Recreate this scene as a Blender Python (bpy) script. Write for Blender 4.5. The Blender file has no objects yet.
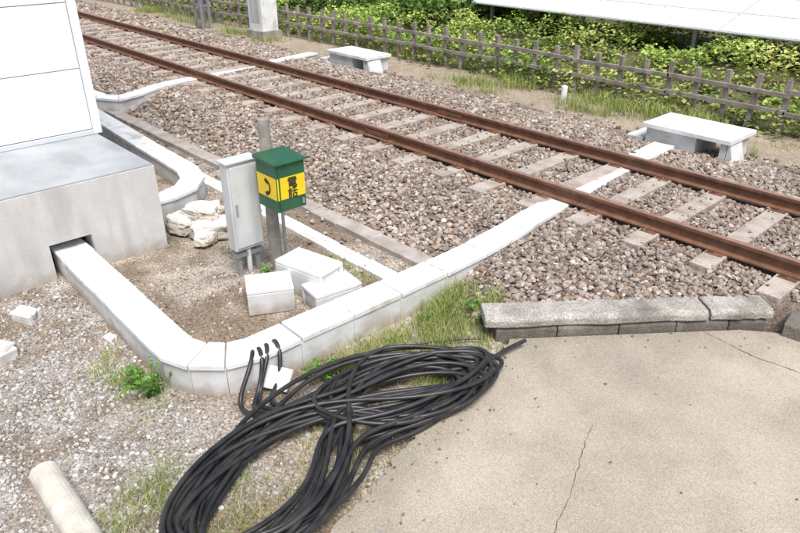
import bpy, math, random
import numpy as np
from mathutils import Vector, Matrix, noise as mnoise
random.seed(7); R=np.random.default_rng(11)
S=bpy.context.scene
S.view_settings.view_transform='Standard'; S.view_settings.look='None'; S.view_settings.exposure=0

# ------------------------------------------------------------------ helpers
def link(o,parent=None):
    S.collection.objects.link(o)
    if parent: o.parent=parent
    return o
def empty(name):
    return link(bpy.data.objects.new(name,None))
def vnoise(x,y,seed=0):
    x=np.asarray(x,float); y=np.asarray(y,float)
    xi=np.floor(x).astype(np.int64); yi=np.floor(y).astype(np.int64); fx=x-xi; fy=y-yi
    fx=fx*fx*(3-2*fx); fy=fy*fy*(3-2*fy)
    def h(a,b):
        n=(a*374761393+b*668265263+seed*974711)&0x7fffffff
        n=((n^(n>>13))*1274126177)&0x7fffffff
        return ((n^(n>>16))&0xffff)/65535.0
    return (h(xi,yi)*(1-fx)+h(xi+1,yi)*fx)*(1-fy)+(h(xi,yi+1)*(1-fx)+h(xi+1,yi+1)*fx)*fy
def fbm(x,y,seed=0,o=3):
    s=0;a=.5;t=0
    for i in range(o):
        s=s+a*vnoise(x*2**i,y*2**i,seed+i*17); t+=a; a*=.5
    return s/t
def sstep(a,b,x):
    t=np.clip((x-a)/(b-a),0,1); return t*t*(3-2*t)

def mesh_np(name,verts,faces,mat,cols=None,parent=None,smooth=False):
    me=bpy.data.meshes.new(name)
    verts=np.ascontiguousarray(verts,dtype=np.float32); faces=np.ascontiguousarray(faces,dtype=np.int32)
    k=faces.shape[1]
    me.vertices.add(len(verts)); me.vertices.foreach_set('co',verts.ravel())
    me.loops.add(faces.size); me.loops.foreach_set('vertex_index',faces.ravel())
    me.polygons.add(len(faces)); me.polygons.foreach_set('loop_start',np.arange(0,faces.size,k,dtype=np.int32))
    me.update(calc_edges=True)
    if cols is not None:
        at=me.color_attributes.new('Col','FLOAT_COLOR','POINT')
        c=np.ones((len(verts),4),dtype=np.float32); c[:,:3]=cols
        at.data.foreach_set('color',c.ravel())
    me.polygons.foreach_set('use_smooth',np.full(len(faces),smooth))
    me.materials.append(mat)
    o=bpy.data.objects.new(name,me); return link(o,parent)

class Bld:
    def __init__(s): s.v=[];s.f=[];s.m=[];s.mats=[]
    def mi(s,mat):
        if mat not in s.mats: s.mats.append(mat)
        return s.mats.index(mat)
    def add(s,vs,fs,mat):
        n=len(s.v); s.v+= [tuple(v) for v in vs]; i=s.mi(mat)
        for f in fs: s.f.append([n+a for a in f]); s.m.append(i)
    def hexa(s,b,t,mat):
        s.add(list(b)+list(t),[(3,2,1,0),(4,5,6,7),(0,1,5,4),(1,2,6,5),(2,3,7,6),(3,0,4,7)],mat)
    def box(s,x0,x1,y0,y1,z0,z1,mat):
        q=[(x0,y0),(x1,y0),(x1,y1),(x0,y1)]
        s.hexa([(a,b,z0) for a,b in q],[(a,b,z1) for a,b in q],mat)
    def obox(s,c,size,rz,mat,tilt=0,tiltx=0):
        M=Matrix.Translation(c)@Matrix.Rotation(rz,4,'Z')@Matrix.Rotation(tilt,4,'Y')@Matrix.Rotation(tiltx,4,'X')
        a,b,h=[q/2 for q in size]
        q=[(-a,-b),(a,-b),(a,b),(-a,b)]
        s.hexa([M@Vector((x,y,-h)) for x,y in q],[M@Vector((x,y,h)) for x,y in q],mat)
    def cyl(s,p0,p1,r0,r1,mat,n=12):
        p0=Vector(p0);p1=Vector(p1);d=(p1-p0).normalized()
        a=d.orthogonal().normalized();b=d.cross(a)
        vs=[];
        for p,r in((p0,r0),(p1,r1)):
            for i in range(n):
                t=2*math.pi*i/n; vs.append(p+a*math.cos(t)*r+b*math.sin(t)*r)
        fs=[(i,(i+1)%n,n+(i+1)%n,n+i) for i in range(n)]+[tuple(range(n))[::-1],tuple(range(n,2*n))]
        s.add(vs,fs,mat)
    def obj(s,name,parent=None,bevel=0,seg=2):
        me=bpy.data.meshes.new(name); me.from_pydata(s.v,[],s.f)
        for m in s.mats: me.materials.append(m)
        me.polygons.foreach_set('material_index',s.m); me.update()
        o=bpy.data.objects.new(name,me); link(o,parent)
        if bevel:
            b=o.modifiers.new('bevel','BEVEL'); b.width=bevel; b.segments=seg; b.limit_method='ANGLE'; b.harden_normals=False
        return o

# ------------------------------------------------------------------ materials
def mat(name,col,rough=.8,col2=None,scale=6,detail=6,lo=.35,hi=.65,bump=0,bscale=60,metal=0,attr=False,fine=0,finescale=150,stain=None,stscale=(3,3,.7),spec=.3,sp=None,splash=None,stlo=.52,sthi=.75,edges=(),trans=0):
    m=bpy.data.materials.new(name); m.use_nodes=True; N=m.node_tree.nodes; L=m.node_tree.links
    p=N['Principled BSDF']; p.inputs['Roughness'].default_value=rough; p.inputs['Metallic'].default_value=metal
    p.inputs['Specular IOR Level'].default_value=spec
    tc=N.new('ShaderNodeTexCoord'); vec=tc.outputs['Object']
    def noise(sc,de=5,v=None):
        n=N.new('ShaderNodeTexNoise'); n.inputs['Scale'].default_value=sc; n.inputs['Detail'].default_value=de
        L.new(v or vec,n.inputs['Vector']); return n.outputs['Fac']
    def mr(src,a,b,c,d):
        r=N.new('ShaderNodeMapRange'); L.new(src,r.inputs[0])
        for i,x in enumerate((a,b,c,d)): r.inputs[i+1].default_value=x
        return r.outputs[0]
    def mix(f,a,b,mode='MIX'):
        x=N.new('ShaderNodeMix'); x.data_type='RGBA'; x.blend_type=mode
        if isinstance(f,(int,float)): x.inputs[0].default_value=f
        else: L.new(f,x.inputs[0])
        for s,i in((a,6),(b,7)):
            if isinstance(s,tuple): x.inputs[i].default_value=(*s,1)
            else: L.new(s,x.inputs[i])
        return x.outputs[2]
    if attr:
        a=N.new('ShaderNodeVertexColor'); a.layer_name='Col'; c=a.outputs['Color']
    else: c=col
    if col2: c=mix(mr(noise(scale,detail),lo,hi,0,1),c,col2)
    if stain:
        mp=N.new('ShaderNodeMapping'); mp.inputs['Scale'].default_value=stscale; L.new(vec,mp.inputs['Vector'])
        c=mix(mr(noise(1,7,mp.outputs[0]),stlo,sthi,0,.8),c,stain)
    if splash:   # soil splashed up from the ground: (height, colour)
        sx=N.new('ShaderNodeSeparateXYZ'); L.new(vec,sx.inputs[0])
        ad=N.new('ShaderNodeMath'); ad.operation='MULTIPLY_ADD'; L.new(noise(9,6),ad.inputs[0]); ad.inputs[1].default_value=-splash[0]*2.2; L.new(sx.outputs[2],ad.inputs[2])
        c=mix(mr(ad.outputs[0],-splash[0]*1.1,splash[0]*.1,.75,0),c,splash[1])
    for (ex,ey,eo,ew,ec,es) in edges:   # dirt collected along an edge line
        dp=N.new('ShaderNodeVectorMath'); dp.operation='DOT_PRODUCT'; L.new(vec,dp.inputs[0]); dp.inputs[1].default_value=(ex,ey,0)
        ad=N.new('ShaderNodeMath'); ad.operation='MULTIPLY_ADD'; L.new(noise(3.5,8),ad.inputs[0]); ad.inputs[1].default_value=-ew*2.4; L.new(dp.outputs['Value'],ad.inputs[2])
        c=mix(mr(ad.outputs[0],eo-ew*1.6,eo+ew*.1,es,0),c,ec)
    if sp:
        vo=N.new('ShaderNodeTexVoronoi'); vo.inputs['Scale'].default_value=sp[0]; L.new(vec,vo.inputs['Vector'])
        bw=N.new('ShaderNodeSeparateColor'); L.new(vo.outputs['Color'],bw.inputs[0])
        c=mix(1.0,c,mr(bw.outputs[0],0,1,1-sp[1],1+sp[1]),'MULTIPLY')
    if fine:
        c=mix(1.0,c,mr(noise(finescale,4),.3,.7,1-fine,1+fine),'MULTIPLY')
    if isinstance(c,tuple): p.inputs['Base Color'].default_value=(*c,1)
    else: L.new(c,p.inputs['Base Color'])
    if bump:
        b=N.new('ShaderNodeBump'); b.inputs['Strength'].default_value=bump; b.inputs['Distance'].default_value=.01
        L.new(noise(bscale,6),b.inputs['Height']); L.new(b.outputs[0],p.inputs['Normal'])
    if trans:
        t=N.new('ShaderNodeBsdfTranslucent'); L.new(c,t.inputs[0]); ms=N.new('ShaderNodeMixShader'); ms.inputs[0].default_value=trans
        L.new(p.outputs[0],ms.inputs[1]); L.new(t.outputs[0],ms.inputs[2]); L.new(ms.outputs[0],N['Material Output'].inputs[0])
    return m
M_ground=mat('ground_soil',(0,0,0),.95,attr=True,fine=.4,finescale=60,bump=.9,bscale=50,sp=(70,.35))
M_stone=mat('stone',(0,0,0),.9,attr=True,fine=.2,finescale=70,spec=.2)
M_leaf=mat('leaf',(0,0,0),.6,attr=True,spec=.3,trans=.25)
DS=(.09,(.33,.27,.2))
M_duct=mat('duct_concrete',(.70,.70,.69),.75,col2=(.58,.58,.56),scale=5,bump=.15,bscale=90,fine=.06,stain=(.42,.39,.34),stscale=(2.5,2.5,5),splash=DS)
M_lid=mat('duct_lid',(.83,.83,.82),.7,col2=(.72,.72,.70),scale=7,bump=.1,bscale=90,fine=.06,stain=(.48,.45,.39),stscale=(4,4,4),stlo=.54,sthi=.70)
M_conc=mat('concrete_old',(.43,.405,.365),.9,col2=(.29,.265,.23),scale=5,bump=.9,bscale=45,fine=.3,finescale=120,stain=(.14,.13,.11),stscale=(3,3,3),sp=(90,.25))
M_conc2=mat('concrete_dark',(.22,.195,.165),.95,col2=(.13,.115,.1),scale=5,bump=.9,bscale=45,fine=.3,finescale=120,stain=(.07,.065,.05),stscale=(3,3,3))
M_trough=mat('trough_concrete',(.76,.74,.70),.9,col2=(.58,.55,.50),scale=7,bump=.4,bscale=80,fine=.15)
M_trough2=mat('trough_concrete_dusty',(.47,.42,.38),.9,col2=(.33,.29,.25),scale=6,bump=.4,bscale=80,fine=.2)
M_ped=mat('pedestal_concrete',(.68,.67,.65),.85,col2=(.57,.56,.54),scale=2,bump=.2,bscale=50,fine=.08,stain=(.40,.38,.35),stscale=(4,4,.6),splash=(.12,(.36,.32,.27)))
M_pedtop=mat('pedestal_top',(.42,.44,.45),.6,col2=(.33,.35,.36),scale=2.5,bump=.1,bscale=60,fine=.1,stain=(.26,.27,.27),stscale=(1.5,3,1))
M_wall=mat('wall_panel',(.84,.85,.86),.5,col2=(.80,.81,.82),scale=1.5)
M_trim=mat('wall_trim',(.62,.64,.66),.45)
M_shade=mat('opening_shade',(.02,.02,.02),.9)  # flat black that stands for the shade inside the duct hole
M_rust=mat('rail_rust',(.22,.105,.06),.65,col2=(.13,.065,.04),scale=9,bump=.2,bscale=90,fine=.2,spec=.4)
M_railtop=mat('rail_head',(.42,.26,.19),.45,col2=(.32,.185,.13),scale=12,metal=.3,spec=.5)
M_sleeper=mat('sleeper',(.48,.42,.365),.9,col2=(.35,.30,.255),scale=5,bump=.7,bscale=40,fine=.25,finescale=60,stain=(.20,.15,.11),stscale=(2,5,2),stlo=.52,sthi=.8)
M_road=mat('road_surface',(.49,.42,.335),.92,col2=(.385,.33,.262),scale=.9,detail=12,bump=.7,bscale=130,fine=.24,finescale=240,stain=(.29,.25,.205),stscale=(1.8,1.8,1.8),sp=(170,.22),stlo=.5,sthi=.85,
   edges=((.777,-.63,-4.519,.42,(.27,.24,.20),.85),(.98,.196,-1.96,.35,(.28,.25,.20),.75)))
M_crack=mat('road_crack',(.12,.10,.08),.95)
M_cable=mat('cable_rubber',(.016,.016,.018),.40,col2=(.04,.038,.036),scale=8,spec=.5,stain=(.08,.07,.06),stscale=(5,5,5),stlo=.62,sthi=.9)
M_tip=mat('cable_tape',(.25,.45,.5),.5)
M_green=mat('green_paint',(.02,.095,.045),.4,col2=(.03,.115,.06),scale=10,spec=.4,stain=(.06,.12,.08),stscale=(8,8,3),stlo=.6,sthi=.9)
M_yel=mat('yellow_paint',(.85,.62,.02),.45,col2=(.8,.55,.02),scale=10)
M_black=mat('black_paint',(.02,.03,.02),.5)
M_grey=mat('cabinet_paint',(.60,.62,.61),.45,col2=(.54,.56,.55),scale=4,stain=(.42,.40,.37),stscale=(5,5,1))
M_metal=mat('galvanised',(.42,.43,.43),.45,metal=.5,col2=(.34,.34,.34),scale=20)
M_pole=mat('weathered_pole',(.35,.33,.29),.9,col2=(.23,.21,.18),scale=8,bump=.4,bscale=40,fine=.2,stain=(.47,.46,.42),stscale=(6,6,1.5))
M_fence=mat('fence_weathered',(.34,.30,.26),.9,col2=(.20,.17,.145),scale=6,bump=.3,bscale=50,fine=.25,stain=(.45,.41,.36),stscale=(5,5,2))
M_bag=mat('bag_cloth',(.76,.75,.71),.85,col2=(.60,.58,.53),scale=5,bump=.5,bscale=30,splash=(.08,(.4,.34,.27)))
M_panel=mat('solar_glass_sky_glare',(.88,.89,.89),.35,col2=(.84,.86,.87),scale=.6,spec=.5)  # whitened base colour paints the bright sky reflected in the glass
M_pframe=mat('panel_frame',(.6,.62,.63),.4,metal=.3)
M_pipe=mat('pale_concrete',(.66,.62,.54),.85,col2=(.5,.46,.39),scale=6,bump=.4,bscale=70,fine=.15,stain=(.36,.32,.26),stscale=(5,5,5))
M_leafstem=mat('stem',(.1,.17,.04),.7)

# ------------------------------------------------------------------ terrain
def curb_d(X,Y): return (X+2.8)*.777-(Y-3.72)*.63
RL=[(-2.76,3.75),(-2.64,3.4),(-2.56,3.1),(-2.5,2.7),(-2.42,2.24),(-2.3,1.9),(-2.21,1.51),(-2.13,.9),(-2.05,.2),(-2,-8)]
_ry=np.array([p[1] for p in RL][::-1]); _rx=np.array([p[0] for p in RL][::-1])
def road_edge_x(Y): return np.interp(Y,_ry,_rx)
def gz(X,Y):
    X=np.asarray(X,float);Y=np.asarray(Y,float)
    right=sstep(-3.95,-3.5,X)
    t0=4.3*(1-right)+3.55*right; t1=5.35*(1-right)+4.5*right
    z=.20*sstep(0,1,(Y-t0)/(t1-t0))
    z=z-.12*sstep(8.5,9.6,Y)
    z=z+.25*sstep(11.2,14,Y)+.03*(fbm(X*.8,Y*.8,3)-.5)*(1-sstep(4.2,4.6,Y)*(1-sstep(9.4,9.9,Y)))
    d=np.where(Y>3.7,np.minimum(curb_d(X,Y),(5.5-Y)),X-road_edge_x(Y)-.1)
    road=sstep(-.16,-.06,d)
    z=z*(1-road)-.03*road
    return z
def on_road(X,Y,m=0.): return np.where(Y>3.7,(curb_d(X,Y)>m)&(Y<5.5),X>road_edge_x(Y)+m)
def axis(parts):
    a=[]
    for lo,hi,n in parts: a+=list(np.linspace(lo,hi,n,endpoint=False))
    return np.array(a+[parts[-1][1]])
ax=axis([(-300,-60,12),(-60,-26,34),(-26,-12,90),(-12,2,260),(2,20,36),(20,150,10)])
ay=axis([(-150,-12,10),(-12,-1.5,30),(-1.5,11.5,250),(11.5,22,50),(22,60,20),(60,300,10)])
XX,YY=np.meshgrid(ax,ay,indexing='ij'); ZZ=gz(XX,YY)
def ground_col(X,Y):
    n1=fbm(X*1.3,Y*1.3,21,4); n2=fbm(X*5,Y*5,5,3)
    dirt=np.array([.22,.17,.128]); dirt2=np.array([.36,.31,.26]); grav=np.array([.34,.31,.28]); bal=np.array([.17,.135,.11]); soil=np.array([.13,.12,.06]); far=np.array([.33,.27,.20])
    def mixc(a,b,t): return a*(1-t[...,None])+b*t[...,None]
    c=mixc(np.broadcast_to(dirt,X.shape+(3,)),dirt2,sstep(.42,.66,n1*.6+n2*.4))
    g=sstep(1.75,1.2,Y+.5*(n1-.5))*sstep(-2.6,-3.1,X)
    c=mixc(c,grav,g*sstep(.3,.6,n2*.5+n1*.5))
    c=mixc(c,bal,sstep(4.2,4.4,Y)*(1-sstep(9.4,9.8,Y)))
    right=sstep(-3.9,-3.6,X)*sstep(3.7,3.9,Y)
    c=mixc(c,bal,right*(1-sstep(9.4,9.8,Y)))
    c=mixc(c,far,sstep(9.5,9.8,Y)*(1-sstep(10.7,11.1,Y)))
    c=mixc(c,soil,sstep(10.8,11.2,Y+.5*(n1-.5)))
    return c*(.78+.44*n2[...,None])
nx,ny=XX.shape
idx=np.arange(nx*ny).reshape(nx,ny)
F=np.stack([idx[:-1,:-1],idx[1:,:-1],idx[1:,1:],idx[:-1,1:]],-1).reshape(-1,4)
mesh_np('ground',np.stack([XX,YY,ZZ],-1).reshape(-1,3),F,M_ground,ground_col(XX,YY).reshape(-1,3),smooth=True)

# ------------------------------------------------------------------ duct footprints (world coordinates)
def arc(cx,cy,r,a0,a1,n): return [(cx+r*math.cos(math.radians(a0+(a1-a0)*i/n)),cy+r*math.sin(math.radians(a0+(a1-a0)*i/n))) for i in range(n+1)]
D1=[(-6.7,1.63),(-6.2,1.63),(-5.6,1.62),(-5.0,1.61),(-4.35,1.60)]+arc(-4.22,2.05,.45,-82,-5,3)+[(-3.77,2.35),(-3.76,2.85),(-3.75,3.35),(-3.75,3.9),(-3.76,4.45),(-3.79,5.0),(-3.87,5.5),(-3.97,6.0),(-4.03,6.5),(-4.08,7.0),(-4.12,7.5),(-4.17,8.0),(-4.22,8.9)]
Z1=[.27]*5+[.27]*4+[.27,.27,.27,.27,.275,.29,.285,.245]+[.243]*6
D2=[(-13,3.9),(-12.2,3.75),(-11.4,3.68),(-10.6,3.64),(-9.8,3.6),(-9.0,3.56),(-8.3,3.54),(-7.75,3.52),(-7.4,3.42),(-7.15,3.2),(-7.05,2.9),(-7.05,2.56)]
D3=[(-16,4.1),(-15,4.1),(-14,4.1),(-13.0,4.1),(-12.2,4.15),(-11.85,4.35),(-11.95,4.75),(-12.15,5.2),(-12.35,5.7),(-12.5,6.3),(-12.65,7),(-12.8,7.8),(-12.95,8.6),(-13.1,9.4)]
Z3=[.27]*5+[.27,.28,.29,.27]+[.243]*5
def seg_dist(X,Y,path):
    d=np.full(np.shape(X),9.)
    for (a,b),(c,e) in zip(path[:-1],path[1:]):
        dx,dy=c-a,e-b; t=np.clip(((X-a)*dx+(Y-b)*dy)/(dx*dx+dy*dy),0,1)
        d=np.minimum(d,np.hypot(X-a-t*dx,Y-b-t*dy))
    return d

# ------------------------------------------------------------------ stones
ph=(1+5**.5)/2
ICO=np.array([(-1,ph,0),(1,ph,0),(-1,-ph,0),(1,-ph,0),(0,-1,ph),(0,1,ph),(0,-1,-ph),(0,1,-ph),(ph,0,-1),(ph,0,1),(-ph,0,-1),(-ph,0,1)])/1.902
IF=np.array([(0,11,5),(0,5,1),(0,1,7),(0,7,10),(0,10,11),(1,5,9),(5,11,4),(11,10,2),(10,7,6),(7,1,8),(3,9,4),(3,4,2),(3,2,6),(3,6,8),(3,8,9),(4,9,5),(2,4,11),(6,2,10),(8,6,7),(9,8,1)])
def rotmats(n):
    q=R.normal(size=(n,4)); q/=np.linalg.norm(q,axis=1)[:,None]; w,x,y,z=q.T
    return np.stack([np.stack([1-2*(y*y+z*z),2*(x*y-z*w),2*(x*z+y*w)],-1),np.stack([2*(x*y+z*w),1-2*(x*x+z*z),2*(y*z-x*w)],-1),np.stack([2*(x*z-y*w),2*(y*z+x*w),1-2*(x*x+y*y)],-1)],1)
def stones(name,X,Y,Z,r,cols):
    n=len(X)
    var=ICO[None]*(1+R.uniform(-.3,.3,size=(24,12,1)))
    v=var[R.integers(0,24,n)]
    v=v*R.uniform(.65,1.25,size=(n,1,3))
    v=np.einsum('nij,nkj->nki',rotmats(n),v)*r[:,None,None]
    v[...,2]*=.8
    v+=np.stack([X,Y,Z],-1)[:,None,:]
    f=(IF[None]+(np.arange(n)*12)[:,None,None]).reshape(-1,3)
    c=np.repeat(cols,12,axis=0)
    mesh_np(name,v.reshape(-1,3),f,M_stone,c)
PAL=np.array([(.33,.275,.23),(.26,.21,.17),(.41,.355,.305),(.19,.15,.12),(.29,.22,.17),(.36,.285,.225),(.49,.44,.39),(.30,.275,.255),(.225,.165,.125)])
SLX=np.arange(-40,6,.66)+.18
def clear_of(X,Y):
    k=np.ones(len(X),bool)
    k&=(seg_dist(X,Y,D1)>.15)|(R.random(len(X))<.02)
    k&=(seg_dist(X,Y,D2)>.15); k&=seg_dist(X,Y,D3)>.13
    return k
Xs=[];Ys=[];rs=[]
for x0,x1,den,r0,r1 in((-9,3,1150,.016,.036),(-16,-9,620,.025,.042),(-34,-16,260,.035,.055)):
    n=int((x1-x0)*6.2*den); Xs.append(R.uniform(x0,x1,n));Ys.append(R.uniform(3.6,9.8,n));rs.append(r0+(r1-r0)*R.random(n)**1.6)
X=np.concatenate(Xs);Y=np.concatenate(Ys);r=np.concatenate(rs)
edge=fbm(X*2,Y*2,31)
toe=np.where(X<-3.75,4.22,3.78)
k=clear_of(X,Y)
k&=(Y>toe+(edge-.5)*.35)|((R.random(len(X))<.05)&(Y>toe-.6))
k&=(Y<9.35+(edge-.5)*.7)|(R.random(len(X))<.06)
k&=~((curb_d(X,Y)>-.23)&(Y<5.76)&(X>-2.98))
si=np.abs((X-SLX[0]+.33)%.66-.33)
onsl=(si<.118)&(Y>5.66)&(Y<8.1)
k&=~onsl|(R.random(len(X))<.025)
k&=(np.abs(Y-6.13)>.08)&(np.abs(Y-7.63)>.08)
X,Y,r,onsl=X[k],Y[k],r[k],onsl[k]
Z=gz(X,Y)+R.uniform(-.4,.7,len(X))*r+.012
near=(curb_d(X,Y)>-.5)&(X>-2.98)&(Y<5.9); Z=np.where(near,np.maximum(Z,.13+R.uniform(0,.05,len(X))),Z)
inside=(Y>5.6)&(Y<8.2); Z=np.where(inside,np.minimum(Z,.243-r*.3),Z); Z=np.where(onsl,.254+r*.35,Z); r=np.where(onsl,r*.7,r)
c=PAL[R.integers(0,len(PAL),len(X))]*R.uniform(.78,1.22,(len(X),1))*(.8+.4*fbm(X*1.1,Y*1.5,71))[:,None]
rust=np.exp(-np.minimum(np.abs(Y-6.13),np.abs(Y-7.63))/.28)*.5
c=c*(1-rust[:,None])+np.array([.22,.14,.095])*rust[:,None]
stones('ballast',X,Y,Z,r,c)
# yard gravel
n=50000
X=np.concatenate([R.uniform(-6.4,-2.5,n),R.uniform(-9,-3.6,12000)]);Y=np.concatenate([R.uniform(-1.4,1.95,n),R.uniform(1.7,4.2,12000)])
nn=fbm(X*1.3,Y*1.3,21,4); n2=fbm(X*4,Y*4,77)
k=np.where(Y<1.9,R.random(len(X))<sstep(1.95,1.1,Y+.8*(nn-.5))*(.15+.8*sstep(.38,.58,n2*.5+nn*.5))*sstep(-2.45,-3.1,X)+.06,R.random(len(X))<.45*sstep(.42,.62,nn)+.08)
k&=clear_of(X,Y)&~((X<-6.35)&(Y<2.56))
X,Y=X[k],Y[k]; r=.005+.014*R.random(len(X))**2.8
pg=np.array([(.46,.45,.43),(.38,.37,.35),(.56,.55,.53),(.28,.265,.245),(.34,.30,.26),(.42,.41,.395),(.22,.19,.16)])
stones('gravel',X,Y,gz(X,Y)+r*.3,r,pg[R.integers(0,7,len(X))]*R.uniform(.8,1.15,(len(X),1)))
n=3600; X=R.uniform(-2.8,.6,n);Y=R.uniform(.3,5.5,n)
dr=np.where(Y>3.7,curb_d(X,Y),X-road_edge_x(Y)); k=(dr>.02)&(R.random(n)<np.exp(-dr/.22)+.06)&(Y<5.45)
X,Y=X[k],Y[k]; r=.003+.009*R.random(len(X))**3
stones('grit',X,Y,.05+r*.3,r,pg[R.integers(0,7,len(X))]*.8)

# ------------------------------------------------------------------ track
track=empty('railway_track')
for i,y in enumerate((6.13,7.63)):
    prof=[(-.065,.255),(.065,.255),(.065,.268),(.012,.285),(.01,.355),(.034,.368),(.034,.397),(.028,.402),(-.028,.402),(-.034,.397),(-.034,.368),(-.01,.355),(-.012,.285),(-.065,.268)]
    b=Bld(); n=len(prof)
    vs=[(-80,y+p,q) for p,q in prof]+[(20,y+p,q) for p,q in prof]
    side=[(j,(j+1)%n,n+(j+1)%n,n+j) for j in range(n)]
    b.add(vs,[side[j] for j in range(n) if j not in(7,)]+[tuple(range(n))[::-1],tuple(range(n,2*n))],M_rust)
    b.add([vs[7],vs[8],vs[n+8],vs[n+7]],[(0,1,2,3)],M_railtop)
    b.obj('rail_%d'%(i+1),track)
b=Bld(); bf=Bld()
for x in SLX:
    x=x+random.uniform(-.02,.02); e=random.uniform(-.06,.06); w=random.uniform(.098,.112)
    b.obox((x,6.88+e,.175),(w*2,2.42,.155+random.uniform(-.004,.0)),random.uniform(-.008,.008),M_sleeper)
    if x>-22:
        for y in(6.13,7.63):
            bf.box(x-.08,x+.08,y-.13,y+.13,.2535,.2585,M_rust)
            for s in(-1,1):
                bf.obox((x+.03*s,y+s*.085,.272),(.05,.05,.03),0,M_rust); bf.cyl((x-.03,y+s*.1,.258),(x-.03,y+s*.1,.29),.014,.014,M_rust,6)
b.obj('sleepers',track,bevel=.008); bf.obj('rail_fastenings',track)
b=Bld()
for y in(6.13,7.63):
    for s in(-1,1):
        b.box(-7.35,-6.85,y+s*.012 if s>0 else y-.034,y+.034 if s>0 else y-.012,.29,.352,M_rust)
b.obj('joint_plates',track)

# ------------------------------------------------------------------ ducts
def duct(name,path,zt,w=.29,gap=.004,zb=-.05,lidth=.05,skip=()):
    P=[Vector((a,b)) for a,b in path]; n=len(P)
    if not isinstance(zt,list): zt=[zt]*n
    nor=[]
    for i in range(n):
        d=(P[min(i+1,n-1)]-P[max(i-1,0)]).normalized()
        if 0<i<n-1:
            d1=(P[i]-P[i-1]).normalized(); d2=(P[i+1]-P[i]).normalized(); k=1/max(.6,math.cos(d1.angle(d2)/2))
        else: k=1
        nor.append(Vector((-d.y,d.x))*k)
    body=Bld(); lid=Bld()
    def quad(i,j,hw,g,z0,z1,off=Vector((0,0)),dz=0):
        d=(P[j]-P[i]).normalized()
        A=P[i]+d*g+off;Bp=P[j]-d*g+off
        q=[A-nor[i]*hw,Bp-nor[j]*hw,Bp+nor[j]*hw,A+nor[i]*hw]
        zz0=[z0[0],z0[1],z0[1],z0[0]]; zz1=[z1[0]+dz,z1[1]+dz,z1[1]+dz,z1[0]+dz]
        return [(p.x,p.y,z) for p,z in zip(q,zz0)],[(p.x,p.y,z) for p,z in zip(q,zz1)]
    for i in range(n-1):
        j=i+1
        off=Vector((random.uniform(-.008,.008),random.uniform(-.008,.008)))
        bt,tp=quad(i,j,w/2-.012,.0015,(zb,zb),(zt[i]-lidth,zt[j]-lidth)); body.hexa(bt,tp,M_duct)
        if i in skip: continue
        bt,tp=quad(i,j,w/2+.004,gap,(zt[i]-lidth+.002,zt[j]-lidth+.002),(zt[i],zt[j]),off,random.uniform(-.004,.004)); lid.hexa(bt,tp,M_lid)
    o=body.obj(name,bevel=.004); l=lid.obj('lids',o,bevel=.008)
    return o
duct('cable_duct',D1,Z1)
duct('cable_duct',D2,.27,w=.27)
duct('cable_duct',D3,Z3,w=.27)
b=Bld(); b.obox((-3.55,2.05,.09),(.22,.17,.03),.5,M_lid,tiltx=.7); b.obj('duct_lid',bevel=.006)

def trough(name,x0,x1,y0,y1,z,m):
    b=Bld(); x=x0
    while x<x1-.05:
        e=min(x+.5,x1); dz=random.uniform(-.004,.004); dy=random.uniform(-.008,.008)
        b.box(x+.003,e-.003,y0+dy,y1+dy,-.05,z+dz,m); x=e
    return b.obj(name,bevel=.006)
trough('cable_trough',-9.6,-3.93,3.68,3.86,.045,M_trough)
trough('cable_trough',-13.5,-3.93,4.12,4.32,.06,M_trough2)

def pit(name,x0,x1,y0,y1,zt,zb):
    b=Bld()
    b.box(x0,x1,y0,y1,zt-.055,zt,M_lid)
    b.box(x0+.05,x0+.62*(x1-x0)-.0,y0+.05,y1-.05,zb,zt-.057,M_duct)
    b.box(x1-.14,x1-.06,y0+.04,y1-.04,zb,zt-.057,M_duct)
    b.hexa([(x1-.05,y0+.05,zb),(x1+.10,y0+.05,zb),(x1+.10,y0+.4,zb),(x1-.05,y0+.4,zb)],[(x1-.05,y0+.05,zt-.06),(x1-.02,y0+.05,zt-.06),(x1-.02,y0+.4,zt-.06),(x1-.05,y0+.4,zt-.06)],M_duct)
    b.obox((x0-.12,(y0+y1)/2-.1,zb+.1),(.25,.5,.2),0,M_duct)
    b.box(x0+.45*(x1-x0),x0+.45*(x1-x0)+.012,y0+.01,y1-.01,zt+.0005,zt+.003,M_duct)
    return b.obj(name,bevel=.008)
pit('cable_pit_cover',-4.62,-3.36,8.95,9.75,.45,.02)
pit('cable_pit_cover',-12.35,-11.0,9.2,9.9,.42,.02)

# ------------------------------------------------------------------ building
bd=empty('utility_building')
b=Bld()
b.box(-12,-6.56,-5,2.549,-.1,.879,M_ped)
b.box(-6.56,-6.35,-5,1.44,-.1,.88,M_ped); b.box(-6.56,-6.35,1.83,2.55,-.1,.88,M_ped); b.box(-6.56,-6.35,1.44,1.83,.36,.88,M_ped)
b.obj('pedestal',bd)
b=Bld(); b.box(-6.558,-6.552,1.445,1.825,-.05,.355,M_shade); b.obj('duct_opening_shade',bd)  # black sheet across the recess, paints the unlit interior
b=Bld()
for y0,y1 in((-5,-.9),(-.893,.9),(.907,2.54)): b.box(-7.78,-6.365,y0,y1,.882,.897,M_pedtop)
b.obj('ledge_slabs',bd,bevel=.003)
b=Bld(); b.box(-12,-7.79,-5,2.56,.883,4.6,M_trim)
b.obj('wall_core',bd)
b=Bld()
zz=[.96,1.62,2.28,2.94,3.6,4.5]
for z0,z1 in zip(zz[:-1],zz[1:]):
    for y0,y1 in((-4.9,-1.5),(-1.49,2.50)):
        b.box(-7.788,-7.762,y0,y1,z0,z1-.008,M_wall)
    b.box(-11.9,-7.83,2.562,2.585,z0,z1-.008,M_wall)
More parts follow.
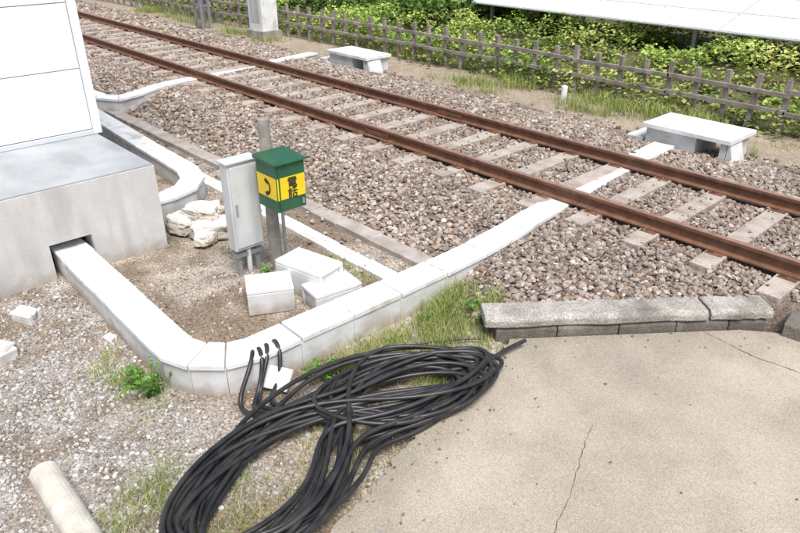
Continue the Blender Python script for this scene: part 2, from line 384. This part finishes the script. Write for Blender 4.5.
b.box(-7.81,-7.755,2.508,2.60,.9,4.6,M_wall)
b.box(-7.79,-7.745,-5,2.506,.9,.95,M_trim)
b.obj('wall_panels',bd,bevel=.003)
b=Bld(); b.box(-12.2,-7.5,-5.2,2.8,4.6,4.75,M_trim); b.obj('roof',bd)

# ------------------------------------------------------------------ road and curb
rp=RL+[(12,-8),(12,5.56),(-1.2,5.53),(-1.56,5.25)]
rp2=[]
for i,(a,bq) in enumerate(rp):
    c,d=rp[(i+1)%len(rp)]; rp2.append((a,bq))
    if i<8:
        for t in(.1,.2,.3,.4,.5,.6,.7,.8,.9): rp2.append((a+(c-a)*t+random.uniform(-.022,.022),bq+(d-bq)*t))
b=Bld(); n=len(rp2)
b.add([(a,c,-.05) for a,c in rp2]+[(a,c,.05) for a,c in rp2],[tuple(range(n,2*n)),]+[(i,(i+1)%n,n+(i+1)%n,n+i) for i in range(n)],M_road)
road=b.obj('road')
def ribbon(pts,w,z,m):
    b=Bld(); L=[]
    for i in range(len(pts)):
        p=Vector(pts[i]); d=(Vector(pts[min(i+1,len(pts)-1)])-Vector(pts[max(i-1,0)])).normalized(); nn=Vector((-d.y,d.x))*w*random.uniform(.3,1)
        L.append((p+nn,p-nn))
    for (a,c),(e,g) in zip(L[:-1],L[1:]):
        b.add([(a.x,a.y,z),(c.x,c.y,z),(g.x,g.y,z),(e.x,e.y,z)],[(0,1,2,3)],m)
    return b
def wob(a,c,n,amp):
    o=[];dx=dy=0
    for i in range(n+1):
        dx=dx*.9+random.uniform(-amp,amp);dy=dy*.9+random.uniform(-amp,amp)
        o.append((a[0]+(c[0]-a[0])*i/n+dx,a[1]+(c[1]-a[1])*i/n+dy))
    return o
ribbon(wob((-1.72,3.35),(-1.15,1.9),50,.008),.003,.0535,M_crack).obj('crack_1',road)
ribbon(wob((-1.75,5.0),(-1.35,4.95),14,.006),.003,.0535,M_crack).obj('crack_2',road)
ribbon(wob((-1.35,4.95),(.6,5.1),50,.008),.004,.0535,M_crack).obj('crack_3',road)
b=Bld()
def curbseg(a,c,w,z0,z1,m,g=.003,ch=.03,back=0.,n=5,am=.012):
    a=Vector(a);c=Vector(c);d=(c-a).normalized();nn=Vector((-d.y,d.x)); a=a+d*g;c=c-d*g
    P=[]
    for i in range(n+1):
        p=a+(c-a)*i/n; j=random.uniform(-am,am); dz=random.uniform(-am,am)*.5
        P.append((p+nn*(back+j),p+nn*w,p+nn*(back+ch+j),dz))
    vs=[];
    for f0,bk,ft,dz in P: vs+=[(f0.x,f0.y,z0),(bk.x,bk.y,z0),(bk.x,bk.y,z1+dz),(ft.x,ft.y,z1+dz),(f0.x,f0.y,z1+dz-.03)]
    fs=[]
    for i in range(n):
        o=i*5
        for j in range(5): fs.append((o+j,o+(j+1)%5,o+5+(j+1)%5,o+5+j))
    fs=[f[::-1] for f in fs]
    fs+=[(0,1,2,3,4),tuple(n*5+j for j in(4,3,2,1,0))]
    b.add(vs,fs,m)
lo_=[(-2.84,3.67),(-2.52,4.06),(-2.2,4.46),(-1.9,4.83),(-1.62,5.18),(-1.42,5.42)]
for p,q in zip(lo_[:-1],lo_[1:]): curbseg(p,q,.23,-.05,.145,M_conc2,back=.01,am=.006)
for p,q in(((-2.90,3.60),(-1.74,5.03)),((-1.73,5.045),(-1.40,5.45))): curbseg(p,q,.25,.147,.235,M_conc,n=11,ch=.035,g=.0015)
curbseg((-1.30,5.41),(-.4,5.5),.22,-.05,.19,M_conc2); curbseg((-.4,5.5),(.8,5.52),.22,-.05,.19,M_conc2); curbseg((.8,5.52),(2.2,5.54),.22,-.05,.2,M_conc2)
b.obj('concrete_curb',bevel=.010,seg=2)

# ------------------------------------------------------------------ telephone box, pole and cabinet
b=Bld()
b.cyl((-5.15,3.11,-.1),(-5.15,3.11,1.49),.062,.055,M_pole,14)
b.obj('utility_pole',bevel=.006)
tb=Bld()
x0,x1,y0,y1,z0,z1=-5.08,-4.77,2.95,3.25,.745,1.18
tb.box(x0,x1,y0,y1,z0,z1,M_green)
tb.hexa([(x0-.02,y0-.02,z1+.002),(x1+.025,y0-.02,z1+.002),(x1+.025,y1+.02,z1+.002),(x0-.02,y1+.02,z1+.002)],[(x0-.02,y0-.02,z1+.04),(x1+.02,y0-.02,z1+.02),(x1+.02,y1+.02,z1+.02),(x0-.02,y1+.02,z1+.04)],M_green)
tel=tb.obj('telephone_box',bevel=.006)
tb=Bld(); tb.box(x0+.01,x1-.006,y0-.004,y0-.001,.86,1.06,M_yel); tb.box(x1+.001,x1+.004,y0+.006,y1-.006,.86,1.06,M_yel); tb.obj('yellow_band',tel)
tb=Bld(); tb.box(x1+.001,x1+.012,y0+.02,y0+.03,.765,1.15,M_green); tb.box(x1+.005,x1+.02,y1-.05,y1-.03,.78,.83,M_metal)
for z in(.79,1.11): tb.box(-5.2,x0-.001,3.05,3.17,z,z+.03,M_metal)
tb.obj('door_fittings',tel)
for ch,dz in(('電',.965),('話',.868)):
    cu=bpy.data.curves.new('letter','FONT'); cu.body=ch; cu.size=.105; cu.extrude=.001; cu.align_x='CENTER'; cu.offset=.0012; cu.materials.append(M_black)
    o=bpy.data.objects.new('lettering',cu); link(o,tel); o.location=(x1+.0065,(y0+y1)/2+.01,dz); o.rotation_euler=(math.pi/2,0,math.pi/2)
b=Bld(); pts=[]
cx,cz=-4.90,.955
for i in range(13):
    t=math.radians(-60+120*i/12); pts.append((cx-.035+.075*math.cos(t),cz+.075*math.sin(t)))
for i in range(12):
    (ax_,az_),(bx_,bz_)=pts[i],pts[i+1]
    def inn(p,s=.7): return (cx-.035+(p[0]-cx+.035)*s,cz+(p[1]-cz)*s)
    a2,b2=inn(pts[i]),inn(pts[i+1])
    b.add([(ax_,y0-.0065,az_),(bx_,y0-.0065,bz_),(b2[0],y0-.0065,b2[1]),(a2[0],y0-.0065,a2[1])],[(0,1,2,3)],M_black)
for s in(1,-1):
    b.obox((cx-.02,y0-.0075,cz+s*.058),(.05,.003,.034),0,M_black,tilt=s*.4)
b.obj('handset_symbol',tel)
cb=Bld(); cb.box(-5.33,-5.20,2.72,3.03,.28,1.13,M_grey); cab=cb.obj('electrical_cabinet',bevel=.008)
cb=Bld(); cb.box(-5.198,-5.188,2.74,3.01,.31,1.10,M_grey); cb.box(-5.345,-5.18,2.705,3.045,1.132,1.15,M_grey); cb.obj('door_and_lid',cab,bevel=.004)
cb=Bld(); cb.box(-5.186,-5.175,2.76,2.78,.65,.75,M_metal)
for y in(2.77,2.97): cb.box(-5.28,-5.24,y-.02,y+.02,-.05,.279,M_metal)
cb.box(-5.3,-5.22,2.73,3.02,.2,.24,M_metal); cb.cyl((-5.24,2.87,-.05),(-5.24,2.87,.279),.025,.025,M_duct,10)
cb.cyl((-5.06,3.17,-.05),(-5.06,3.17,.74),.016,.016,M_metal,10)
cb.obj('stand',cab)

def channel(name,c,L,w,h,rz,tilt=0,t=.035):
    b=Bld(); 
    b.obox((0,0,h-t/2),(L,w,t),0,M_lid)
    for s in(-1,1): b.obox((0,s*(w/2-t/2),(h-t)/2-.001),(L,t,h-t-.002),0,M_duct)
    b.obox((-L*.42,0,(h-t)/2-.001),(t,w-2*t-.004,h-t-.004),0,M_duct); b.obox((L*.42,0,(h-t)/2-.001),(t,w-2*t-.004,h-t-.004),0,M_duct)
    o=b.obj(name,bevel=.007); o.location=c; o.rotation_euler=(0,tilt,rz); return o
channel('duct_segment',(-4.60,2.68,.0),.40,.32,.24,math.radians(62))
channel('duct_segment',(-4.58,3.10,.0),.54,.32,.30,math.radians(12))
channel('duct_segment',(-4.25,3.10,.0),.46,.28,.20,math.radians(82))
for p,s,rz in(((-5.79,1.0,.05),(.20,.13,.10),.5),((-5.32,.62,.05),(.28,.2,.1),1.9),((-5.0,1.40,.02),(.10,.07,.05),.2)):
    b=Bld(); b.obox((0,0,0),s,0,M_lid); b.obox((s[0]*.3,0,s[2]*.3),(s[0]*.5,s[1]*.7,s[2]*.6),.4,M_duct); o=b.obj('concrete_fragment',bevel=.012); o.location=p; o.rotation_euler=(.1,.06,rz)

import bmesh
def bag(c,size,rz,seed):
    bm=bmesh.new(); bmesh.ops.create_icosphere(bm,subdivisions=5,radius=1)
    for v in bm.verts:
        p=v.co.copy()
        q=Vector([math.copysign(abs(a)**.7,a) for a in p])
        w=.22*mnoise.noise(p*1.8+Vector((seed*3.1,0,0)))+.10*(1-abs(mnoise.noise(p*3.5+Vector((0,seed*5.7,0))))*4)*.5+.04*mnoise.noise(p*9+Vector((0,0,seed)))
        k=1+w
        if q.x>.7: q.y*=.65;q.z*=.75
        v.co=Vector((q.x*size[0]*k,q.y*size[1]*k,max(q.z*size[2]*k,-size[2]*.55)))
    me=bpy.data.meshes.new('sandbag'); bm.to_mesh(me); bm.free()
    me.materials.append(M_bag)
    for p in me.polygons: p.use_smooth=True
    o=bpy.data.objects.new('sandbag',me); link(o); o.location=c; o.rotation_euler=(random.uniform(-.1,.1),random.uniform(-.15,.15),rz)
bag((-6.55,2.86,.09),(.22,.16,.12),.3,1);bag((-6.22,3.02,.09),(.24,.16,.12),1.0,2);bag((-6.68,3.16,.09),(.22,.16,.12),.9,3);bag((-6.42,3.0,.21),(.22,.15,.1),.2,4);bag((-6.1,2.86,.06),(.13,.1,.08),2,5)

b=Bld(); n=10; x0_,x1_=-3.74,-1.6
pr=[(.085*math.cos(math.pi*i/n),.09+.07*math.sin(math.pi*i/n)) for i in range(n+1)]+[(-.085,-.05),(.085,-.05)]
m_=len(pr)
vs=[(x0_,.49+p,q) for p,q in pr]+[(x1_,.49+p,q) for p,q in pr]
b.add(vs,[((j+1)%m_,j,m_+j,m_+(j+1)%m_) for j in range(m_)]+[tuple(range(m_)),tuple(range(m_,2*m_))[::-1]],M_pipe)
b.obj('concrete_beam',bevel=.02,seg=3)

# ------------------------------------------------------------------ cables
def curve(name,strands,r,mat_,parent=None):
    cu=bpy.data.curves.new(name,'CURVE'); cu.dimensions='3D'; cu.bevel_depth=r; cu.bevel_resolution=3; cu.resolution_u=8; cu.materials.append(mat_); cu.use_fill_caps=True
    for pts,cyc in strands:
        s=cu.splines.new('NURBS'); s.points.add(len(pts)-1); s.order_u=4; s.use_cyclic_u=cyc; s.use_endpoint_u=not cyc
        for p,q in zip(s.points,pts): p.co=(*q,1)
    o=bpy.data.objects.new(name,cu); return link(o,parent)
big=[(-2.54,3.50),(-2.85,3.28),(-3.15,2.98),(-3.30,2.5),(-3.28,2.05),(-3.18,1.65),(-3.05,1.3),(-2.82,.84),(-2.55,.62),(-2.22,.85),(-2.15,1.45),(-2.40,1.86),(-2.62,2.1),(-2.44,2.5),(-2.38,3.08)]
up=[(-2.57,3.42),(-2.9,3.2),(-3.15,2.85),(-3.27,2.35),(-3.15,1.98),(-2.85,2.02),(-2.52,2.4),(-2.42,2.95)]
low=[(-3.1,2.15),(-3.12,1.6),(-2.98,1.1),(-2.7,.8),(-2.35,.85),(-2.25,1.4),(-2.45,1.8),(-2.75,2.15)]
fig8=[(-2.6,3.4),(-2.95,3.15),(-3.15,2.8),(-3.0,2.3),(-2.7,1.95),(-2.4,1.6),(-2.2,1.2),(-2.4,.8),(-2.75,.82),(-3.02,1.25),(-3.12,1.7),(-2.92,2.15),(-2.55,2.45),(-2.4,3.0)]
wide=[(-2.5,3.3),(-2.8,3.15),(-3.0,2.7),(-3.0,2.3),(-3.1,1.9),(-3.2,1.5),(-3.02,1.0),(-2.65,.7),(-2.3,1.0),(-2.35,1.5),(-2.7,1.85),(-2.9,2.1),(-2.66,2.35),(-2.45,2.8)]
def jit(pts,sc,zc,seed,amp=.06,zmin=.070):
    rr=random.Random(seed); n=len(pts); cx=sum(p[0] for p in pts)/n; cy=sum(p[1] for p in pts)/n
    ph1,ph2,ph3,ph4=[rr.uniform(0,6.28) for _ in range(4)]; sx,sy=rr.uniform(-.04,.05),rr.uniform(-.05,.03)
    o=[]
    for i,(a,c) in enumerate(pts):
        t=6.283*i/n
        k=sc+.07*math.sin(2*t+ph3)
        a=cx+(a-cx)*k+sx+amp*math.sin(t*2+ph1)*.6+amp*math.sin(3*t+ph2)*.6+rr.uniform(-.028,.028)
        c=cy+(c-cy)*(1+(k-1)*.6)+sy+amp*math.cos(t*2+ph2)*.6+amp*math.sin(3*t+ph4)*.5+rr.uniform(-.028,.028)
        o.append((a,c,max(zmin,zc+.03*math.sin(2*t+ph4)+rr.uniform(-.012,.012))))
    return o
st=[]
for i in range(6): st.append((jit(big,.74+.05*i,.07+.014*i,i+3),True))
for i in range(4): st.append((jit(up,.66+.10*i,.09+.02*i,20+i,.07),True))
for i in range(3): st.append((jit(low,.78+.09*i,.08+.02*i,40+i),True))
for i in range(4): st.append((jit(fig8,.80+.07*i,.11+.02*i,60+i,.09),True))
for i in range(4): st.append((jit(wide,.82+.07*i,.11+.02*i,80+i,.10),True))
for i in range(4):
    o=[0,.05,.12,.19][i]; q=[-.03,.02,-.01,.03][i]
    st.append(([(-3.80,2.0+o*.9,.12),(-3.77,2.0+o*.9,.24),(-3.72,1.98+o,.288+.006*i),(-3.61,1.92+o+q,.25),(-3.57,1.85+o+q*2,.14),(-3.53,1.78+o*1.1+q*2,.05),(-3.42,1.70+o*.9,.035),(-3.25,1.80+o*.7,.06),(-3.0,2.05+q,.14),(-2.82,2.3+o,.17),(-2.65,2.7+q,.15),(-2.5,3.1,.12)],False))
st.append(([(-2.8,2.9,.12),(-2.62,3.2,.12),(-2.62,3.45,.12),(-2.63,3.6,.11),(-2.60,3.74,.12)],False))
coil=curve('cable_coil',st,.0165,M_cable)
curve('cable_end',[([(-2.623,3.65,.110),(-2.605,3.725,.117)],False)],.018,M_tip,coil)
curve('loose_wire',[([(-3.55,2.5,.03),(-3.3,3.0,.04),(-3.15,3.35,.05),(-2.9,3.6,.05)],False),([(-3.5,2.2,.03),(-3.35,2.7,.05),(-3.3,3.1,.03)],False)],.008,M_cable)

# ------------------------------------------------------------------ fence
b=Bld(); x=-32.; 
fy=lambda x: 11.12 if x>-9 else 11.12+(x+9)*.045
while x<3:
    z=float(gz(x,fy(x)))
    b.obox((x,fy(x),z+.39),(.075,.075,.84+random.uniform(-.06,.06)),random.uniform(-.15,.15),M_fence,tilt=random.uniform(-.07,.07),tiltx=random.uniform(-.07,.07))
    x+=.47+random.uniform(-.04,.04)
for zz_ in(.34,.62):
    x=-32.
    while x<3:
        z=float(gz(x+1,fy(x+1)))
        b.obox((x+.95,fy(x+.95)-.055,z+zz_+random.uniform(-.03,.03)),(1.94,.045,.07),0.045 if x<-10 else 0,M_fence,tilt=random.uniform(-.018,.018))
        x+=1.9
b.obj('wooden_fence',bevel=.006)

b=Bld(); b.cyl((-6.95,10.4,0),(-6.95,10.4,.34),.06,.055,M_lid,12); b.cyl((-6.95,10.4,.34),(-6.95,10.4,.36),.055,.02,M_lid,12); b.obj('marker_post')
b=Bld(); b.box(-16.8,-16.0,9.9,10.5,-.1,.3,M_conc); b.box(-16.72,-16.08,9.96,10.44,.301,1.9,M_lid); b.box(-16.76,-16.04,9.93,10.47,1.901,1.96,M_grey); b.box(-16.62,-16.18,9.952,9.958,.5,1.7,M_grey); b.obj('relay_cabinet',bevel=.01)
b=Bld()
for dx,dy in((-.18,-.12),(.18,-.12),(.18,.12),(-.18,.12)): b.box(-19+dx-.03,-19+dx+.03,9.8+dy-.03,9.8+dy+.03,0,6,M_metal)
z=.2
while z<6:
    b.box(-19.16,-18.84,9.66,9.68,z,z+.04,M_metal); b.box(-19.2,-19.18,9.7,9.9,z,z+.04,M_metal); b.box(-18.82,-18.80,9.7,9.9,z,z+.04,M_metal)
    b.cyl((-19.16,9.64,z),(-18.84,9.64,z+.5),.012,.012,M_metal,6); z+=.5
b.obj('lattice_mast')

sp=empty('solar_panel_array')
b=Bld(); fr=Bld()
ang=math.radians(14)
for i in range(9):
    for j in range(3):
        cx_=-12.0+i*1.66; t=.5+j*1.0
        cy_=14.4+t*math.cos(ang); cz_=.95+t*math.sin(ang)
        b.obox((cx_,cy_,cz_+.012),(1.60,.94,.02),0,M_panel,tiltx=ang)
        fr.obox((cx_,cy_,cz_-.012),(1.645,.985,.026),0,M_pframe,tiltx=ang)
b.obj('panels',sp); fr.obj('frames',sp)
b=Bld()
for i in range(6):
    x=-12.4+i*2.8
    b.box(x,x+.08,14.7,14.78,.0,.98,M_metal); b.box(x,x+.08,17.0,17.08,.0,1.55,M_metal)
b.obj('supports',sp)

# ------------------------------------------------------------------ foliage
def leaves(name,P,size,cols,flat=.6,parent=None,aspect=.75):
    n=len(P)
    az=R.uniform(0,2*np.pi,n); el=R.normal(0,flat,n); roll=R.normal(0,flat,n)
    d=np.stack([np.cos(az)*np.cos(el),np.sin(az)*np.cos(el),np.sin(el)],-1)
    s=np.stack([-np.sin(az),np.cos(az),np.zeros(n)],-1); u=np.cross(d,s)
    s2=s*np.cos(roll)[:,None]+u*np.sin(roll)[:,None]; u2=np.cross(d,s2)
    L=size[:,None]; W=L*aspect*.5
    base=P-d*L*.5; tip=P+d*L*.5; l=P+s2*W+u2*W*.35-d*L*.08; r_=P-s2*W+u2*W*.35-d*L*.08
    v=np.stack([base,l,tip,r_],1).reshape(-1,3)
    i=np.arange(n)[:,None]*4
    f=np.concatenate([i+np.array([0,2,1]),i+np.array([0,3,2])],0)
    return mesh_np(name,v,f,M_leaf,np.repeat(cols,4,axis=0),parent)
LG=np.array([(.18,.29,.05),(.25,.36,.06),(.13,.23,.04),(.36,.44,.10),(.42,.48,.13),(.25,.35,.09),(.50,.48,.17)])
n=125000
X=R.uniform(-32,3,n);Y=10.45+R.random(n)**.9*5.3
cl=fbm(X*.9,Y*1.1,51,4); dn=fbm(X*2.0,Y*2.0,61,3)
spill=sstep(.45,.58,fbm(X*.55,Y*0+3,15))
k=(R.random(n)<sstep(.34,.54,dn)*.95+.1)&((Y>11.05-.15*spill)|(R.random(n)<.7*spill*sstep(10.5,11,Y)+.03))
X,Y,cl,spill=X[k],Y[k],cl[k],spill[k]
h=(sstep(.35,.75,cl)*.5+.10+.55*spill*np.exp(-((Y-11.15)/.35)**2))*sstep(10.3,11.5,Y)*R.random(len(X))**.6+.03
Z=gz(X,Y)+h
sz=R.uniform(.04,.12,len(X))
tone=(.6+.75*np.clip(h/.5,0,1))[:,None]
pick=LG[np.clip((fbm(X*.7,Y*.9,91)*8-.3+R.normal(0,1.3,len(X))).astype(int),0,6)]
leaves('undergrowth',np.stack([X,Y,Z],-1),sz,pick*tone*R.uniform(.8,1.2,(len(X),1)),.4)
cen=[]
for x in np.arange(-42,-12.8,.8):
    for q in range(3): cen.append((x+random.uniform(-.4,.4),14.2+q*1.3+random.uniform(-.4,.4),random.uniform(.6,1.0)+q*.45))
for x in np.arange(-12.5,3,.7): cen.append((x,15.1+random.uniform(-.3,.3),random.uniform(.3,.45)))
for x in np.arange(-42,12,1.6): cen.append((x,19.5+random.uniform(-.8,.8),random.uniform(1.4,2.2)))
P=[];C=[];Sz=[]
for (a,c,r0) in cen:
    n=int(550*r0**1.4); v=R.normal(size=(n,3)); v/=np.linalg.norm(v,axis=1)[:,None]
    rad=r0*(.55+.5*R.random(n)**.5)*(1+.25*np.sin(v[:,0]*5+a)*np.cos(v[:,1]*6+c))
    q=v*rad[:,None]; q[:,2]=np.abs(q[:,2])*1.0+R.uniform(-.1,.1,n)
    P.append(q+np.array([a,c,.2])); base=np.array([(.06,.12,.025),(.10,.18,.035),(.16,.22,.05)])[R.integers(0,3,n)]
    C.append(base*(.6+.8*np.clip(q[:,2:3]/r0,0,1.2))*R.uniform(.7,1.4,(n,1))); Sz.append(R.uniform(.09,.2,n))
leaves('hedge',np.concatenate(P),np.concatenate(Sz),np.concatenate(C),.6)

def grass(name,tufts,pal):
    V=[];C=[]
    for cx_,cy_,rx,ry,n,h in tufts:
        X=cx_+R.normal(0,rx,n);Y=cy_+R.normal(0,ry,n)
        on=on_road(X,Y,0); keep=(seg_dist(X,Y,D1)>.14)&(~on|(R.random(n)<.2)); X,Y=X[keep],Y[keep]; n=len(X)
        Z=np.where(on_road(X,Y,0),.05,np.maximum(gz(X,Y),-.01))
        az=R.uniform(0,2*np.pi,n); H=h*R.uniform(.4,1.2,n); ln=H*R.uniform(.15,1.3,n); w=R.uniform(.0013,.003,n)
        if cy_>9: w=w*1.8
        dx,dy=np.cos(az),np.sin(az)
        b0=np.stack([X-dy*w,Y+dx*w,Z],-1);b1=np.stack([X+dy*w,Y-dx*w,Z],-1)
        mx,my=X+dx*ln*.35,Y+dy*ln*.35
        m0=np.stack([mx-dy*w*.8,my+dx*w*.8,Z+H*.6],-1);m1=np.stack([mx+dy*w*.8,my-dx*w*.8,Z+H*.6],-1)
        t=np.stack([X+dx*ln,Y+dy*ln,Z+H],-1)
        V.append(np.stack([b0,b1,m0,m1,t],1).reshape(-1,3))
        c=pal[R.integers(0,len(pal),n)]*R.uniform(.75,1.25,(n,1)); C.append(np.repeat(c,5,axis=0))
    V=np.concatenate(V);C=np.concatenate(C); n=len(V)//5; i=np.arange(n)[:,None]*5
    f=np.concatenate([i+np.array([0,1,3]),i+np.array([0,3,2]),i+np.array([2,3,4])],0)
    mesh_np(name,V,f,M_leaf,C)
GP=np.array([(.24,.34,.07),(.34,.42,.10),(.17,.26,.05),(.50,.46,.22),(.42,.43,.17)])
T=[]
for i in range(80):
    y=random.uniform(2.5,4.05); x=-3.52+random.uniform(0,.8)*(.3+.7*(y-2.5)/1.5); T.append((x,y,.07,.08,random.randint(30,90),random.uniform(.05,.13)))
for i in range(12): T.append((-3.3+random.uniform(-.28,.25),3.75+random.uniform(-.3,.3),.07,.07,80,.16))
for i in range(18): T.append((-2.8+random.uniform(-.12,.08),3.3+random.uniform(-.5,.4),.05,.06,40,.09))
for i in range(26): T.append((random.uniform(-5.0,-3.95),random.uniform(3.3,3.66),.1,.05,40,random.uniform(.04,.11)))
for i in range(10): T.append((random.uniform(-5.9,-5.2),random.uniform(2.9,3.4),.1,.1,30,.07))
for i in range(24): T.append((random.uniform(-4.75,-3.9),1.30+random.uniform(-.2,.1),.09,.06,26,random.uniform(.04,.10)))
for i in range(38):
    t=random.random(); T.append((-3.35+.45*t+random.uniform(-.12,.15),1.15-.75*t+random.uniform(-.12,.12),.08,.07,32,random.uniform(.04,.10)))
for i in range(55): T.append((random.uniform(-3.1,-2.35),random.uniform(.6,3.0),.08,.09,45,random.uniform(.04,.10)))
for i in range(70): T.append((random.uniform(-9,-4),random.uniform(1.9,3.6),.15,.1,8,.04))
for i in range(50): T.append((random.uniform(-6,-3.2),random.uniform(-.6,1.5),.15,.12,8,.04))
c_=0
while c_<300:
    x=random.uniform(-24,0); y=random.uniform(9.7,11.3)
    if random.random()<float(sstep(.42,.6,fbm(x*.8,y*1.2,44)))*(.3+.7*float(sstep(9.9,10.9,y))):
        T.append((x,y,.16,.1,50,random.uniform(.06,.24))); c_+=1
grass('grass',T,GP)
def weed(c,rad,h,n,ls):
    P=[];C=[]
    k=10
    for j in range(k):
        a=R.uniform(0,6.28); q=R.random(n//k)[:,None]
        tipv=np.array([math.cos(a)*rad*R.uniform(.4,1),math.sin(a)*rad*R.uniform(.4,1),h*R.uniform(.5,1)])
        P.append(np.array(c)+q*tipv+R.normal(0,.012,(n//k,3))); C.append(np.array([(.10,.21,.035)])*(.7+.9*q)*R.uniform(.8,1.3,(n//k,1)))
    P=np.concatenate(P);C=np.concatenate(C)
    o=leaves('weed_plant',P,R.uniform(ls*.6,ls*1.3,len(P)),C,.5,aspect=.6)
    b=Bld()
    for j in range(7):
        a=random.uniform(0,6.28); b.cyl((c[0],c[1],c[2]-.02),(c[0]+math.cos(a)*rad*.6,c[1]+math.sin(a)*rad*.6,c[2]+h*.8),.004,.002,M_leafstem,5)
    b.obj('stems',o)
weed((-4.08,1.34,.0),.20,.26,240,.042); weed((-4.28,1.28,.0),.15,.16,120,.04); weed((-4.4,1.36,.0),.1,.1,60,.03); weed((-3.42,2.42,.0),.15,.14,150,.045); weed((-3.48,2.3,.0),.1,.1,70,.04)
weed((-5.1,2.95,0),.09,.1,50,.05); weed((-3.25,3.85,.05),.12,.12,90,.04); weed((-3.05,3.78,.05),.1,.1,80,.035); weed((-3.5,3.5,0),.1,.1,70,.035)
n=1300; X=R.uniform(-8,-1.2,n);Y=R.uniform(-.5,5.2,n)
dr=np.where(Y>3.7,curb_d(X,Y),X-road_edge_x(Y))
k=(Y<4.2)&((dr<0)|(R.random(n)<np.exp(-dr/.3)*.6)); k|=(dr>.02)&(dr<.15)&(Y<5.2); k&=~((X<-6.3)&(Y<2.6)); X,Y=X[k],Y[k]
n=len(X)
leaves('leaf_litter',np.stack([X,Y,np.where(on_road(X,Y,-.02),.05,gz(X,Y))+.010],-1),R.uniform(.015,.035,n),np.array([(.3,.19,.09),(.4,.3,.13),(.22,.13,.07)])[R.integers(0,3,n)],.2)

# ------------------------------------------------------------------ light and camera
EL=math.radians(62); AZ=math.radians(-25)
w=bpy.data.worlds.new('World'); S.world=w; w.use_nodes=True; nt=w.node_tree
sky=nt.nodes.new('ShaderNodeTexSky'); sky.sky_type='NISHITA'; sky.sun_disc=False
sky.sun_elevation=EL; sky.sun_rotation=math.pi/2-AZ; sky.dust_density=3; sky.air_density=1
nt.links.new(sky.outputs[0],nt.nodes['Background'].inputs[0]); nt.nodes['Background'].inputs[1].default_value=.15
ld=bpy.data.lights.new('sun','SUN'); ld.energy=4.2; ld.angle=math.radians(30); ld.color=(1,.975,.94)
lo=bpy.data.objects.new('sun',ld); link(lo)
dv=Vector((math.cos(AZ)*math.cos(EL),math.sin(AZ)*math.cos(EL),math.sin(EL))); lo.rotation_euler=dv.to_track_quat('Z','Y').to_euler(); lo.location=dv*30
cam=bpy.data.cameras.new('camera'); cam.sensor_width=36; cam.lens=36*678/800; cam.clip_end=1000; cam.clip_start=.05
co=bpy.data.objects.new('camera',cam); link(co); co.location=(0,0,3.11); co.rotation_euler=(math.radians(90-27.7),0,math.radians(47.3)); S.camera=co
